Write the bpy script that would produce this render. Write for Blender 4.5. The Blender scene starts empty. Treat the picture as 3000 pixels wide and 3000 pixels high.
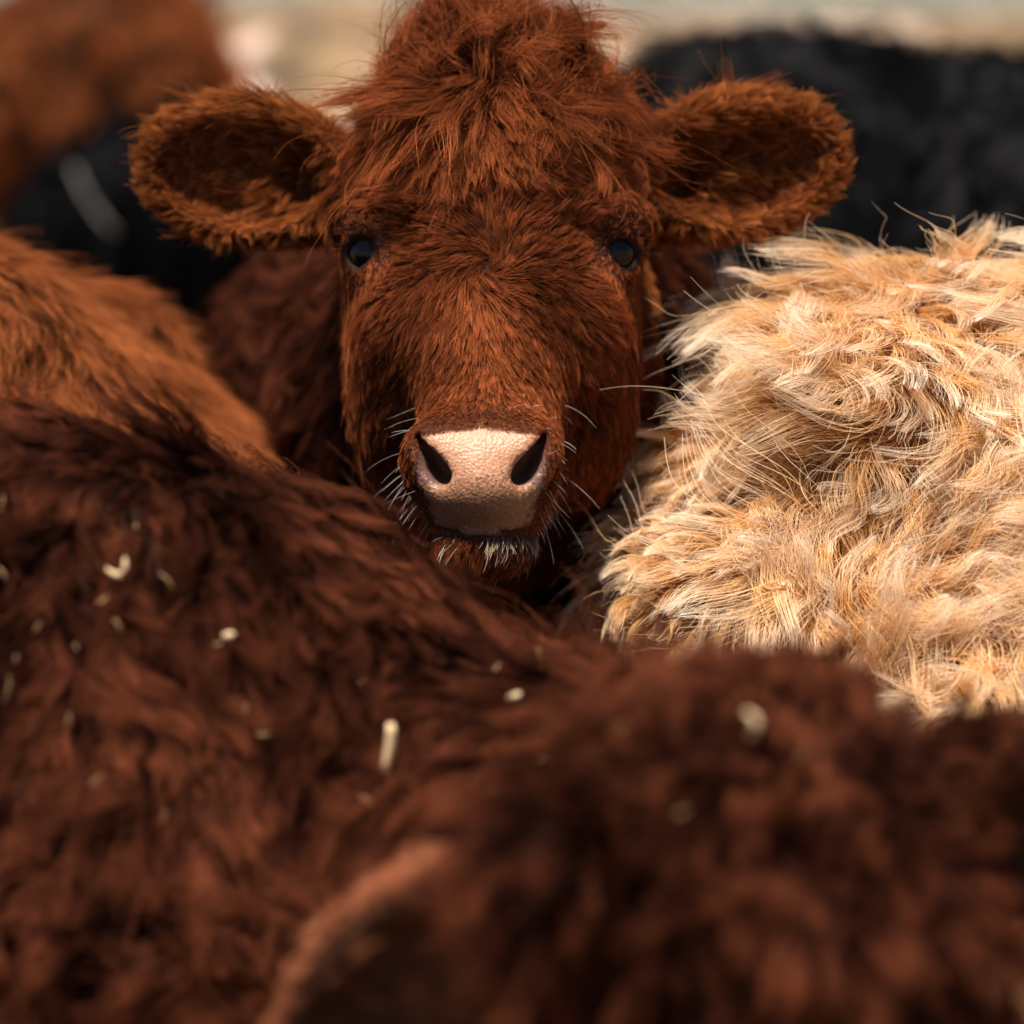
import bpy, math
import numpy as np
from mathutils import Vector, Matrix, kdtree
from mathutils.bvhtree import BVHTree

R = math.radians
scene = bpy.context.scene
COL = scene.collection
rng = np.random.default_rng(7)

# ------------------------------------------------------------------ camera
PITCH = R(10.2)
CAM = np.array([0.0, 0.0, 1.40])
FWD = np.array([0.0, math.cos(PITCH), -math.sin(PITCH)])
UPV = np.array([0.0, math.sin(PITCH), math.cos(PITCH)])
RGT = np.array([1.0, 0.0, 0.0])
TANH = 0.1841
cam_d = bpy.data.cameras.new("camera")
cam_d.sensor_width = 36.0
cam_d.lens = 18.0 / TANH
cam_d.clip_start = 0.05
cam_d.clip_end = 3000.0
cam_d.dof.use_dof = True
cam_d.dof.focus_distance = 2.11
cam_d.dof.aperture_fstop = 2.7
cam_d.dof.aperture_blades = 0
cam = bpy.data.objects.new("camera", cam_d)
COL.objects.link(cam)
cam.location = CAM
cam.rotation_euler = (math.pi / 2 - PITCH, 0, 0)
scene.camera = cam

# ------------------------------------------------------------------ light
SUN_DIR = np.array([-0.14, -0.20, 0.95])          # towards the sun
SUN_DIR = SUN_DIR / np.linalg.norm(SUN_DIR)
world = bpy.data.worlds.new("World")
scene.world = world
world.use_nodes = True
wn = world.node_tree
wn.nodes.clear()
sky = wn.nodes.new("ShaderNodeTexSky")
sky.sky_type = 'NISHITA'
sky.sun_disc = False
sky.sun_elevation = math.asin(SUN_DIR[2])
sky.sun_rotation = math.atan2(SUN_DIR[0], SUN_DIR[1])
sky.air_density = 1.0
sky.dust_density = 0.7
sky.ozone_density = 1.0
bg = wn.nodes.new("ShaderNodeBackground")
bg.inputs["Strength"].default_value = 0.05
wo = wn.nodes.new("ShaderNodeOutputWorld")
wn.links.new(sky.outputs[0], bg.inputs[0])
wn.links.new(bg.outputs[0], wo.inputs[0])
sun_d = bpy.data.lights.new("sun", 'SUN')
sun_d.energy = 5.0
sun_d.angle = R(8)
sun_d.color = (1.0, 0.90, 0.76)
sun = bpy.data.objects.new("sun", sun_d)
COL.objects.link(sun)
sun.rotation_euler = Vector(-SUN_DIR).to_track_quat('-Z', 'Y').to_euler()

scene.view_settings.view_transform = 'Standard'
scene.view_settings.look = 'None'
scene.view_settings.exposure = 1.0
scene.view_settings.gamma = 1.0
scene.render.engine = 'CYCLES'
scene.cycles.max_bounces = 5
scene.cycles.diffuse_bounces = 3
scene.cycles.glossy_bounces = 4
scene.cycles.transmission_bounces = 5
scene.cycles.use_denoising = True
scene.cycles.denoiser = 'OPENIMAGEDENOISE'
scene.cycles.adaptive_threshold = 0.03
scene.cycles.adaptive_min_samples = 20
scene.cycles_curves.shape = 'RIBBONS'
scene.cycles_curves.subdivisions = 2


def P(px, py, d):
    """a point of the place seen at photograph pixel px,py, d metres in front of the camera"""
    return CAM + FWD * d + RGT * ((px - 1500) / 1500 * TANH * d) + UPV * ((1500 - py) / 1500 * TANH * d)


def nrm(v):
    v = np.asarray(v, float)
    return v / np.maximum(np.linalg.norm(v, axis=-1, keepdims=True), 1e-9)


def sstep(a, b, x):
    t = np.clip((x - a) / (b - a), 0, 1)
    return t * t * (3 - 2 * t)


class Noise:
    """smooth vector noise, a sum of plane waves"""
    def __init__(self, freq, seed, waves=14, dims=1):
        r = np.random.default_rng(seed)
        self.k = nrm(r.normal(size=(dims, waves, 3))) * (freq * 2 * math.pi * r.uniform(0.55, 1.45, (dims, waves, 1)))
        self.p = r.uniform(0, 2 * math.pi, (dims, waves))
        self.s = math.sqrt(2.0 / waves)

    def __call__(self, x):
        out = [np.sin(x @ self.k[d].T + self.p[d]).sum(-1) * self.s for d in range(len(self.k))]
        return out[0] if len(out) == 1 else np.stack(out, -1)


# ------------------------------------------------------------------ signed-distance sculpting
class Clay:
    def __init__(self, xs, ys, zs):
        self.ax = [np.asarray(a, np.float32) for a in (xs, ys, zs)]
        self.D = np.full([len(a) for a in self.ax], 0.6, np.float32)

    def _slice(self, lo, hi, m):
        out = []
        for i in range(3):
            a = self.ax[i]
            i0 = max(0, int(np.searchsorted(a, lo[i] - m)) - 2)
            i1 = min(len(a), int(np.searchsorted(a, hi[i] + m)) + 2)
            if i1 - i0 < 1:
                return None
            out.append(slice(i0, i1))
        return tuple(out)

    def _grid(self, s):
        return np.meshgrid(self.ax[0][s[0]], self.ax[1][s[1]], self.ax[2][s[2]], indexing='ij')

    def _mix(self, s, d, k, sub):
        a = self.D[s]
        if sub:
            d = -d
            h = np.maximum(k - np.abs(a - d), 0) / k
            self.D[s] = np.maximum(a, d) + h * h * k * 0.25
        else:
            h = np.maximum(k - np.abs(a - d), 0) / k
            self.D[s] = np.minimum(a, d) - h * h * k * 0.25

    def cone(self, a, b, ra, rb, k=0.03, sub=False):
        a = np.asarray(a, float); b = np.asarray(b, float)
        rm = max(ra, rb)
        s = self._slice(np.minimum(a, b) - rm, np.maximum(a, b) + rm, k + 0.05)
        if s is None:
            return
        X, Y, Z = self._grid(s)
        ab = b - a
        t = np.clip(((X - a[0]) * ab[0] + (Y - a[1]) * ab[1] + (Z - a[2]) * ab[2]) / max(ab @ ab, 1e-9), 0, 1)
        d = np.sqrt((X - a[0] - t * ab[0]) ** 2 + (Y - a[1] - t * ab[1]) ** 2 + (Z - a[2] - t * ab[2]) ** 2)
        self._mix(s, d - (ra + (rb - ra) * t), k, sub)

    def ell(self, c, r, k=0.03, sub=False, M=None):
        """ellipsoid; the rows of M are its axes"""
        c = np.asarray(c, float); r = np.asarray(r, float)
        M = np.eye(3) if M is None else np.asarray(M, float)
        ext = np.sqrt(((M * r[:, None]) ** 2).sum(0))
        s = self._slice(c - ext, c + ext, k + 0.05)
        if s is None:
            return
        X, Y, Z = self._grid(s)
        X = X - c[0]; Y = Y - c[1]; Z = Z - c[2]
        q = [M[i, 0] * X + M[i, 1] * Y + M[i, 2] * Z for i in range(3)]
        k0 = np.sqrt(sum((q[i] / r[i]) ** 2 for i in range(3)))
        k1 = np.sqrt(sum((q[i] / (r[i] * r[i])) ** 2 for i in range(3)))
        self._mix(s, k0 * (k0 - 1) / np.maximum(k1, 1e-6), k, sub)

    def mesh(self):
        """naive surface nets -> verts, quads"""
        D = self.D
        S = D < 0
        nx, ny, nz = D.shape
        c = np.zeros((nx - 1, ny - 1, nz - 1), np.int8)
        for i in (0, 1):
            for j in (0, 1):
                for k in (0, 1):
                    c += S[i:nx - 1 + i, j:ny - 1 + j, k:nz - 1 + k]
        act = (c > 0) & (c < 8)
        I, J, K = np.nonzero(act)
        idx = np.full(act.shape, -1, np.int64)
        idx[I, J, K] = np.arange(len(I))
        acc = np.zeros((len(I), 3)); cnt = np.zeros(len(I))
        corners = [(0, 0, 0), (1, 0, 0), (0, 1, 0), (1, 1, 0), (0, 0, 1), (1, 0, 1), (0, 1, 1), (1, 1, 1)]
        edges = [(0, 1), (2, 3), (4, 5), (6, 7), (0, 2), (1, 3), (4, 6), (5, 7), (0, 4), (1, 5), (2, 6), (3, 7)]
        for e in edges:
            A, B = corners[e[0]], corners[e[1]]
            da = D[I + A[0], J + A[1], K + A[2]]; db = D[I + B[0], J + B[1], K + B[2]]
            m = (da < 0) != (db < 0)
            t = np.where(m, da / np.where(m, da - db, 1), 0)
            pa = np.stack([self.ax[0][I + A[0]], self.ax[1][J + A[1]], self.ax[2][K + A[2]]], -1)
            pb = np.stack([self.ax[0][I + B[0]], self.ax[1][J + B[1]], self.ax[2][K + B[2]]], -1)
            acc += np.where(m[:, None], pa + (pb - pa) * t[:, None], 0); cnt += m
        V = acc / cnt[:, None]
        quads = []
        for axis in range(3):
            sl0 = [slice(1, -1)] * 3; sl1 = [slice(1, -1)] * 3
            sl0[axis] = slice(0, -1); sl1[axis] = slice(1, None)
            s0 = S[tuple(sl0)]; s1 = S[tuple(sl1)]
            for flip in (False, True):
                m = (s0 & ~s1) if not flip else (~s0 & s1)
                i, j, k = np.nonzero(m)
                off = np.ones(3, int); off[axis] = 0
                b = np.stack([i, j, k], -1) + off
                u, v = (axis + 1) % 3, (axis + 2) % 3
                eu = np.eye(3, dtype=int)[u]; ev = np.eye(3, dtype=int)[v]
                g = lambda q: idx[q[:, 0], q[:, 1], q[:, 2]]
                qd = np.stack([g(b - eu - ev), g(b - ev), g(b), g(b - eu)], -1)
                quads.append(qd[:, ::-1] if flip else qd)
        Q = np.concatenate(quads)
        Q = Q[(Q >= 0).all(1)]
        return V, Q


def smooth(V, Q, n=2, w=0.5):
    E = np.concatenate([Q[:, [0, 1]], Q[:, [1, 2]], Q[:, [2, 3]], Q[:, [3, 0]]])
    for _ in range(n):
        A = np.zeros_like(V); c = np.zeros(len(V))
        for k in range(3):
            A[:, k] = np.bincount(E[:, 0], V[E[:, 1], k], len(V)) + np.bincount(E[:, 1], V[E[:, 0], k], len(V))
        c = np.bincount(E[:, 0], minlength=len(V)) + np.bincount(E[:, 1], minlength=len(V))
        V = V + (A / np.maximum(c, 1)[:, None] - V) * w
    return V


def vnormals(V, Q):
    fn = np.cross(V[Q[:, 2]] - V[Q[:, 0]], V[Q[:, 3]] - V[Q[:, 1]])
    N = np.zeros_like(V)
    for k in range(4):
        for a in range(3):
            N[:, a] += np.bincount(Q[:, k], fn[:, a], len(V))
    return nrm(N)


def make_mesh(name, V, Q, mat, parent=None, attrs=None, origin=None):
    o3 = np.zeros(3) if origin is None else np.asarray(origin, float)
    me = bpy.data.meshes.new(name)
    n = len(V); f = len(Q)
    k = Q.shape[1]
    me.vertices.add(n); me.loops.add(f * k); me.polygons.add(f)
    me.vertices.foreach_set('co', (V - o3).astype(np.float32).ravel())
    me.loops.foreach_set('vertex_index', Q.astype(np.int32).ravel())
    me.polygons.foreach_set('loop_start', np.arange(0, f * k, k, dtype=np.int32))
    me.polygons.foreach_set('use_smooth', np.ones(f, bool))
    me.update(calc_edges=True)
    for a, val in (attrs or {}).items():
        me.attributes.new(a, 'FLOAT', 'POINT').data.foreach_set('value', np.asarray(val, np.float32))
    me.materials.append(mat)
    o = bpy.data.objects.new(name, me)
    COL.objects.link(o)
    if parent is not None:
        o.parent = parent
    return o


# ------------------------------------------------------------------ fur
class Skin:
    def __init__(self, V, Q):
        self.V = V; self.N = vnormals(V, Q)
        self.T = np.concatenate([Q[:, [0, 1, 2]], Q[:, [0, 2, 3]]])
        a, b, c = V[self.T[:, 0]], V[self.T[:, 1]], V[self.T[:, 2]]
        self.area = np.linalg.norm(np.cross(b - a, c - a), axis=1) * 0.5
        self.cen = (a + b + c) / 3
        self.tn = nrm(self.N[self.T].sum(1))

    def sample(self, n, weight, r):
        w = self.area * np.maximum(weight, 0)
        cs = np.cumsum(w)
        t = np.minimum(np.searchsorted(cs, r.random(n) * cs[-1]), len(w) - 1)
        u = r.random((n, 2)); fl = u.sum(1) > 1; u[fl] = 1 - u[fl]
        T = self.T[t]
        w0 = 1 - u.sum(1)
        p = self.V[T[:, 0]] * w0[:, None] + self.V[T[:, 1]] * u[:, :1] + self.V[T[:, 2]] * u[:, 1:]
        nn = nrm(self.N[T[:, 0]] * w0[:, None] + self.N[T[:, 1]] * u[:, :1] + self.N[T[:, 2]] * u[:, 1:])
        return p, nn


def grow(p, n, d, L, l0, l1, K, wave=None, bend=None):
    """hair points (n,K,3): tangent direction d, lifted by l0 at the root to l1 at the tip"""
    t = d - n * (d * n).sum(-1, keepdims=True)
    t = nrm(t)
    b = np.cross(n, t)
    s = np.linspace(0, 1, K)
    pts = np.zeros((len(p), K, 3), np.float64)
    pts[:, 0] = p
    for i in range(1, K):
        sm = (s[i] + s[i - 1]) / 2
        a = l0 * (1 - sm) ** 1.0 + l1 * sm
        dirv = t * np.cos(a)[:, None] + n * np.sin(a)[:, None]
        if bend is not None:
            dirv = dirv + b * (bend * sm)[:, None]
        dirv = nrm(dirv)
        pts[:, i] = pts[:, i - 1] + dirv * (L / (K - 1))[:, None]
    if wave is not None:
        amp, frq, ph = wave
        for i in range(1, K):
            x = 2 * math.pi * (frq * s[i] + ph)
            e = (np.sin(x) - np.sin(2 * math.pi * ph)) * amp * min(1, s[i] * 2)
            g = (np.cos(x) - np.cos(2 * math.pi * ph)) * amp * min(1, s[i] * 2)
            pts[:, i] += b * e[:, None] + n * (g * 0.6)[:, None]
    return pts


def fur(skin, n, weight, field, K=7, clump=0.006, cstr=0.75, cpow=1.0, rad=0.0003, tip=0.25, seed=1,
        tn=.10, yaw=0.35, hyaw=0.18, lvar=0.35, wamp=0.0, wfreq=1.0, lsub=0.27, split=0.0, keep=None, liftvar=0.12):
    """returns pts (n,K,3), radius (n,K), tint (n)"""
    r = np.random.default_rng(seed)
    p, nn = skin.sample(n, weight, r)
    if keep is not None:
        m = keep(p); p, nn = p[m], nn[m]; n = len(p)
    d, L, l0, l1 = field(p, nn)
    # clump guides
    cell = clump
    area = max((skin.area * (weight > 0.02)).sum(), 1e-4)
    # guide count follows the local hair density: a random share of the roots
    wtot = (skin.area * weight).sum()
    ng = int(max(30, min(n // 3, wtot / max(weight.max(), 1e-6) / (cell * cell))))
    gi = r.choice(n, ng, replace=False)
    kd = kdtree.KDTree(ng)
    for j, q in enumerate(p[gi]):
        kd.insert(q, j)
    kd.balance()
    find = kd.find
    own = np.fromiter((find(q)[1] for q in p), np.int64, n)
    gy = r.normal(0, yaw, ng); gl = np.exp(r.normal(0, lvar * 0.6, ng)); glift = r.normal(0, liftvar, ng)
    gph = r.random(ng); gamp = r.uniform(0.4, 1.3, ng); gbend = r.normal(0, 0.5, ng)
    gtint = r.normal(0, 1, ng)

    def turn(d, nn, a):
        t = nrm(d - nn * (d * nn).sum(-1, keepdims=True))
        b = np.cross(nn, t)
        return t * np.cos(a)[:, None] + b * np.sin(a)[:, None]

    def shape(ii, o, hy, hl):
        dd = turn(d[ii], nn[ii], gy[o] + hy)
        LL = L[ii] * gl[o] * hl
        wv = None
        if wamp > 0:
            wv = (wamp * gamp[o] * np.minimum(LL / 0.05, 1.2), wfreq * (0.7 + 0.6 * gamp[o]) * np.minimum(LL / 0.05, 1.5), gph[o])
        return grow(p[ii], nn[ii], dd, LL, np.clip(l0[ii] + glift[o], 0.02, 1.5), l1[ii] + glift[o] * 0.6, K, wv, gbend[o] * min(1, yaw * 2)), LL

    G, GL = shape(gi, np.arange(ng), np.zeros(ng), np.ones(ng))
    H, HL = shape(np.arange(n), own, r.normal(0, hyaw, n), np.exp(r.normal(0, lsub, n)))
    s = np.linspace(0, 1, K)
    cs = cstr * np.clip(r.normal(1, 0.2, n), 0, 1.15)
    stray = r.random(n) < 0.06
    cs[stray] *= 0.15
    for i in range(1, K):
        wgt = np.minimum(cs * s[i] ** cpow, 0.96)[:, None]
        H[:, i] = H[:, i] * (1 - wgt) + G[own, i] * wgt
    prof = (1 - (1 - tip) * s ** 1.5)
    rr = rad * prof[None, :] * np.exp(r.normal(0, 0.2, n))[:, None]
    rr = rr * np.ones((n, K))
    tint = np.clip(0.5 + 0.13 * gtint[own] + r.normal(0, 0.10, n) + tn * Noise(9, seed + 500)(p), 0, 1)
    return H, rr, tint


def make_curves(name, sets, mat, parent, origin):
    cu = bpy.data.hair_curves.new(name)
    sizes = np.concatenate([np.full(len(h), h.shape[1], np.int32) for h, _, _ in sets])
    cu.add_curves(sizes.tolist())
    pos = np.concatenate([h.reshape(-1, 3) for h, _, _ in sets]) - np.asarray(origin)
    rad = np.concatenate([r.reshape(-1) for _, r, _ in sets])
    tin = np.concatenate([t for _, _, t in sets])
    cu.attributes['position'].data.foreach_set('vector', pos.astype(np.float32).ravel())
    ra = cu.attributes.get('radius') or cu.attributes.new('radius', 'FLOAT', 'POINT')
    ra.data.foreach_set('value', rad.astype(np.float32))
    cu.attributes.new('tint', 'FLOAT', 'CURVE').data.foreach_set('value', tin.astype(np.float32))
    cu.materials.append(mat)
    o = bpy.data.objects.new(name, cu)
    COL.objects.link(o)
    o.parent = parent
    o["kind"] = "stuff"
    return o


# ------------------------------------------------------------------ materials
def new_mat(name):
    m = bpy.data.materials.new(name)
    m.use_nodes = True
    m.node_tree.nodes.clear()
    out = m.node_tree.nodes.new("ShaderNodeOutputMaterial")
    return m, m.node_tree.nodes, m.node_tree.links, out


def fur_mat(name, root, mid, tip, light, dark, rough=0.35, trans=.15, gloss=.25, patch=0.0, patch_col=None, patch_scale=6.0):
    """root->tip colours; tint pulls towards the darker or lighter hair of the coat"""
    m, nd, lk, out = new_mat(name)
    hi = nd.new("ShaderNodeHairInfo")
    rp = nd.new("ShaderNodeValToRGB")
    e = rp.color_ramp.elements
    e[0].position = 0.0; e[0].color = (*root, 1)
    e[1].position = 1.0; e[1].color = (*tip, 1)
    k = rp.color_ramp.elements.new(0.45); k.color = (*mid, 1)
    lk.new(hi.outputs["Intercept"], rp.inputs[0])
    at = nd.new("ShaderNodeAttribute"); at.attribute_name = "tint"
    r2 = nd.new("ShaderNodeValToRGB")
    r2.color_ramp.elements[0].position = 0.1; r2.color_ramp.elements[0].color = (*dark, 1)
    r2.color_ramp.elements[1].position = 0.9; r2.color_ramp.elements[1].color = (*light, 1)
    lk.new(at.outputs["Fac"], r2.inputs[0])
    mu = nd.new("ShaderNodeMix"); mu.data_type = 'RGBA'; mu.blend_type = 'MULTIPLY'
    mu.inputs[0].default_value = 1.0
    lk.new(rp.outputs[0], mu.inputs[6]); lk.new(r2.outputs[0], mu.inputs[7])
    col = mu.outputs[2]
    if patch > 0:
        tc = nd.new("ShaderNodeTexCoord")
        nz = nd.new("ShaderNodeTexNoise"); nz.inputs["Scale"].default_value = patch_scale
        nz.inputs["Detail"].default_value = 2
        lk.new(tc.outputs["Object"], nz.inputs["Vector"])
        mr = nd.new("ShaderNodeMapRange"); mr.inputs[1].default_value = 0.42; mr.inputs[2].default_value = 0.62
        mr.inputs[4].default_value = patch
        lk.new(nz.outputs[0], mr.inputs[0])
        m3 = nd.new("ShaderNodeMix"); m3.data_type = 'RGBA'
        lk.new(mr.outputs[0], m3.inputs[0]); lk.new(col, m3.inputs[6]); m3.inputs[7].default_value = (*patch_col, 1)
        col = m3.outputs[2]
    df = nd.new("ShaderNodeBsdfDiffuse")
    lk.new(col, df.inputs["Color"])
    hr = nd.new("ShaderNodeBsdfHair"); hr.component = 'Reflection'
    hr.inputs["RoughnessU"].default_value = .25; hr.inputs["RoughnessV"].default_value = .6
    lk.new(col, hr.inputs["Color"])
    tr = nd.new("ShaderNodeBsdfTranslucent"); lk.new(col, tr.inputs["Color"])
    x1 = nd.new("ShaderNodeMixShader"); x1.inputs[0].default_value = trans
    lk.new(df.outputs[0], x1.inputs[1]); lk.new(tr.outputs[0], x1.inputs[2])
    x2 = nd.new("ShaderNodeMixShader"); x2.inputs[0].default_value = gloss
    lk.new(x1.outputs[0], x2.inputs[1]); lk.new(hr.outputs[0], x2.inputs[2])
    lk.new(x2.outputs[0], out.inputs["Surface"])
    return m


def skin_mat(name, col, rough=0.7, pink=None):
    m, nd, lk, out = new_mat(name)
    b = nd.new("ShaderNodeBsdfPrincipled")
    b.inputs["Roughness"].default_value = rough
    b.inputs["Specular IOR Level"].default_value = .1
    tc = nd.new("ShaderNodeTexCoord")
    nz = nd.new("ShaderNodeTexNoise"); nz.inputs["Scale"].default_value = 60; nz.inputs["Detail"].default_value = 4
    lk.new(tc.outputs["Object"], nz.inputs["Vector"])
    rp = nd.new("ShaderNodeValToRGB")
    rp.color_ramp.elements[0].position = 0.3; rp.color_ramp.elements[0].color = (*[c * 0.7 for c in col], 1)
    rp.color_ramp.elements[1].position = 0.7; rp.color_ramp.elements[1].color = (*[c * 1.2 for c in col], 1)
    lk.new(nz.outputs[0], rp.inputs[0])
    lk.new(rp.outputs[0], b.inputs["Base Color"])
    lk.new(b.outputs[0], out.inputs["Surface"])
    return m


def thing(name, label, cat, loc, group=None):
    o = bpy.data.objects.new(name, None)
    COL.objects.link(o)
    o.location = loc
    o["label"] = label; o["category"] = cat
    if group:
        o["group"] = group
    return o


# ------------------------------------------------------------------ anatomy
class Frame:
    """a head frame: x across the face, v up the face, d out of the face"""
    def __init__(self, o, X, V, D):
        self.o = np.asarray(o, float); self.M = np.stack([X, V, D]).astype(float)

    def w(self, x, v, d):
        return self.o + x * self.M[0] + v * self.M[1] + d * self.M[2]

    def q(self, p):
        return (p - self.o) @ self.M.T

    def rot(self, M3):
        return M3 @ self.M


def rotz(a):        # rotates axes in the x-v plane
    c, s = math.cos(a), math.sin(a)
    return np.array([[c, s, 0], [-s, c, 0], [0, 0, 1.0]])


def rotx(a):
    c, s = math.cos(a), math.sin(a)
    return np.array([[1.0, 0, 0], [0, c, s], [0, -s, c]])


def roty(a):
    c, s = math.cos(a), math.sin(a)
    return np.array([[c, 0, s], [0, 1.0, 0], [-s, 0, c]])


MUZ = -.007
EYE = (0.0955, -0.002, -0.029)


def ear_axes(F, side, up, open_=0.0):
    """axes of an ear: along its length, across it, out of its bowl"""
    a = up if side > 0 else math.pi - up
    M3 = rotz(a)
    if side < 0:
        M3 = np.array([M3[0], -M3[1], M3[2]])
    M3 = rotx(open_) @ M3
    return F.rot(M3)


def head_clay(cl, F, ears, fine=True):
    w = F.w
    cl.ell(w(0, .045, -.115), (.112, .105, .115), .03, M=F.M)
    cl.ell(w(0, .03, -.062), (.098, .10, .066), .03, M=F.M)
    cl.ell(w(0, .105, -.08), (.066, .055, .055), .04, M=F.M)
    for s in (-1, 1):
        cl.ell(w(s * .048, .082, -.10), (.047, .055, .06), .03, M=F.M)
    for s in (-1, 1):
        cl.ell(w(s * .088, .018, -.05), (.032, .040, .044), .025, M=F.M)
        cl.ell(w(s * .072, -.085, -.085), (.044, .115, .078), .04, M=F.M)
        cl.ell(w(s * .08, -.045, -.03), (.022, .05, .035), .03, M=F.M)
    cl.cone(w(0, .02, -.062), w(0, -.145, .018), .076, .055, .03)
    m = MUZ
    cl.ell(w(m, -.172, .048), (.057, .047, .062), .025, M=F.M)
    cl.ell(w(m, -.194, .070), (.044, .032, .048), .022, M=F.M)
    for s in (-1, 1):
        cl.ell(w(m + s * .037, -.168, .078), (.024, .030, .030), .016, M=F.M)
    cl.cone(w(0, -.165, -.12), w(0, -.212, .045), .066, .036, .03)
    cl.ell(w(m, -.234, .064), (.041, .020, .038), .008, M=F.M)
    for s, up, rx, op, es, vo in ears:
        A = ear_axes(F, s, up, op)
        e = w(s * .118, .062 + vo, -.10 + rx)
        c = e + A[0] * (.085 * es)
        cl.cone(e - A[0] * .02, e + A[0] * .035, .030, .034 * es, .025)
        cl.ell(c, (.085 * es, .058 * es, .040 * es), .02, M=A)
        cl.ell(c + A[2] * (.034 * es) + A[0] * (.003 * es) - A[1] * (.005 * es), (.076 * es, .049 * es, .060 * es), .008, sub=True, M=A)
        cl.ell(c - A[2] * (.030 * es) - A[0] * (.045 * es), (.050 * es, .046 * es, .022 * es), .02, M=A)
        cl.cone(c - A[0] * (.042 * es) + A[2] * (.030 * es), c - A[0] * (.045 * es) - A[2] * (.004 * es), .030 * es, .018 * es, .012, sub=True)
        cl.ell(c - A[1] * (.006 * es) + A[0] * (.012 * es) - A[2] * (.020 * es), (.045 * es, .009 * es, .010 * es), .015, M=A)
    if not fine:
        return
    for s in (-1, 1):
        e = np.array([s * EYE[0], EYE[1], EYE[2]])
        cl.ell(w(*e), (.0222,) * 3, .006, sub=True)
        cl.ell(w(*(e + np.array([s * .009, 0, .016]))), (.016, .017, .016), .008, sub=True)
        g = nrm(np.array([s * .50, 0, .86])); r_ = nrm(np.cross([0, 1, 0], g)); u_ = np.array([0, 1.0, 0])
        for sg, amp in ((1, R(44)), (-1, R(52))):
            pts = []
            for t in np.linspace(-1, 1, 9):
                az = t * R(54); el = sg * amp * math.cos(t * math.pi / 2) ** 0.8 - s * t * R(9)
                dv = g * math.cos(el) * math.cos(az) + r_ * math.sin(az) * math.cos(el) + u_ * math.sin(el)
                pts.append(w(*(e + dv * .0221)))
            for a, b in zip(pts[:-1], pts[1:]):
                cl.cone(a, b, .0042, .0042, .005)
        cl.cone(w(s * .074, .031, -.006), w(s * .118, .026, -.042), .010, .012, .018)
    for s in (-1, 1):
        # a slanting comma: shallow at the upper outer end, deep and wide at the lower inner end
        for t in np.linspace(0, 1, 8):
            x_ = .0525 - .0200 * t ** 1.5; v_ = -.150 - .034 * t; d_ = .092 + .026 * t ** .6
            r_ = .0020 + .0064 * math.sin(math.pi * min(1, t ** 1.4 * .66))
            cl.cone(w(m + s * x_, v_, d_), w(m + s * (x_ - .012), v_ + .006, d_ - .018 - .03 * t), r_, r_, .0035, sub=True)
        cl.cone(w(m + s * .036, -.192, .112), w(m + s * .050, -.178, .106), .0035, .0035, .010, sub=True)
    pts = [w(m + x, -.2190 - x * x * 1.2, .114 - x * x * 12) for x in np.linspace(-.05, .05, 9)]
    for a, b in zip(pts[:-1], pts[1:]):
        cl.cone(a, b, .0062, .0062, .004, sub=True)
    cl.cone(w(m, -.186, .124), w(m, -.214, .120), .0022, .0022, .006, sub=True)
    cl.cone(w(-.022, -.1245, .083), w(.022, -.1245, .083), .0035, .0035, .012, sub=True)


def body_clay(cl, T, neck_from=True, head_pt=None, hip=1.0):
    """trunk and legs; T maps a point of a 1.2 m high cow (head towards -y) to the place"""
    sc = T.sc

    def cone(a, b, ra, rb, k=.06):
        cl.cone(T(a), T(b), ra * sc, rb * sc, k * sc)

    cone((0, -.42, .80), (0, .30, .80), .285, .315, .10)
    cone((0, .30, .80), (0, .62, .86), .315, .27, .10)
    cone((0, -.45, .98), (0, -.1, 1.02), .17, .15, .10)
    cone((0, -.4, 1.085), (0, .68, 1.10), .09, .085, .10)
    cone((-.17, .5, 1.04), (.17, .5, 1.04), .09, .09, .08)
    for s in (-1, 1):
        cone((s * .16, -.40, .86), (s * .17, -.48, .62), .15, .11)
        cone((s * .17, -.48, .62), (s * .16, -.45, .36), .09, .06)
        cone((s * .16, -.45, .36), (s * .16, -.46, .10), .055, .042)
        cone((s * .16, -.46, .10), (s * .16, -.49, .035), .05, .058, .02)
        cone((s * .16, .60, .86), (s * .19, .48, .60), .19, .13)
        cone((s * .19, .48, .60), (s * .17, .70, .40), .11, .062)
        cone((s * .17, .70, .40), (s * .17, .66, .10), .055, .043)
        cone((s * .17, .66, .10), (s * .17, .63, .035), .05, .058, .02)
    cone((0, .86, 1.04), (0, .96, .80), .04, .03, .03)
    cone((0, .96, .80), (0, .97, .36), .028, .035, .02)


class Place:
    def __init__(self, loc, yaw, sc=1.0):
        self.loc = np.asarray(loc, float); self.sc = sc
        c, s = math.cos(yaw), math.sin(yaw)
        self.M = np.array([[c, -s, 0], [s, c, 0], [0, 0, 1.0]])

    def __call__(self, p):
        return self.loc + self.sc * (self.M @ np.asarray(p, float))

    def dir(self, v):
        return self.M @ np.asarray(v, float)


def axis_steps(lo, hi, coarse, spans):
    """grid line positions, fine inside the spans (a, b, step)"""
    out = [lo]
    while out[-1] < hi:
        x = out[-1]
        st = coarse
        for a, b, f in spans:
            if a - 1e-6 <= x < b:
                st = min(st, f)
            elif x < a:
                st = min(st, max(f, (a - x) if a - x < coarse else coarse))
        out.append(x + st)
    return np.array(out)


INFO = []

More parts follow.
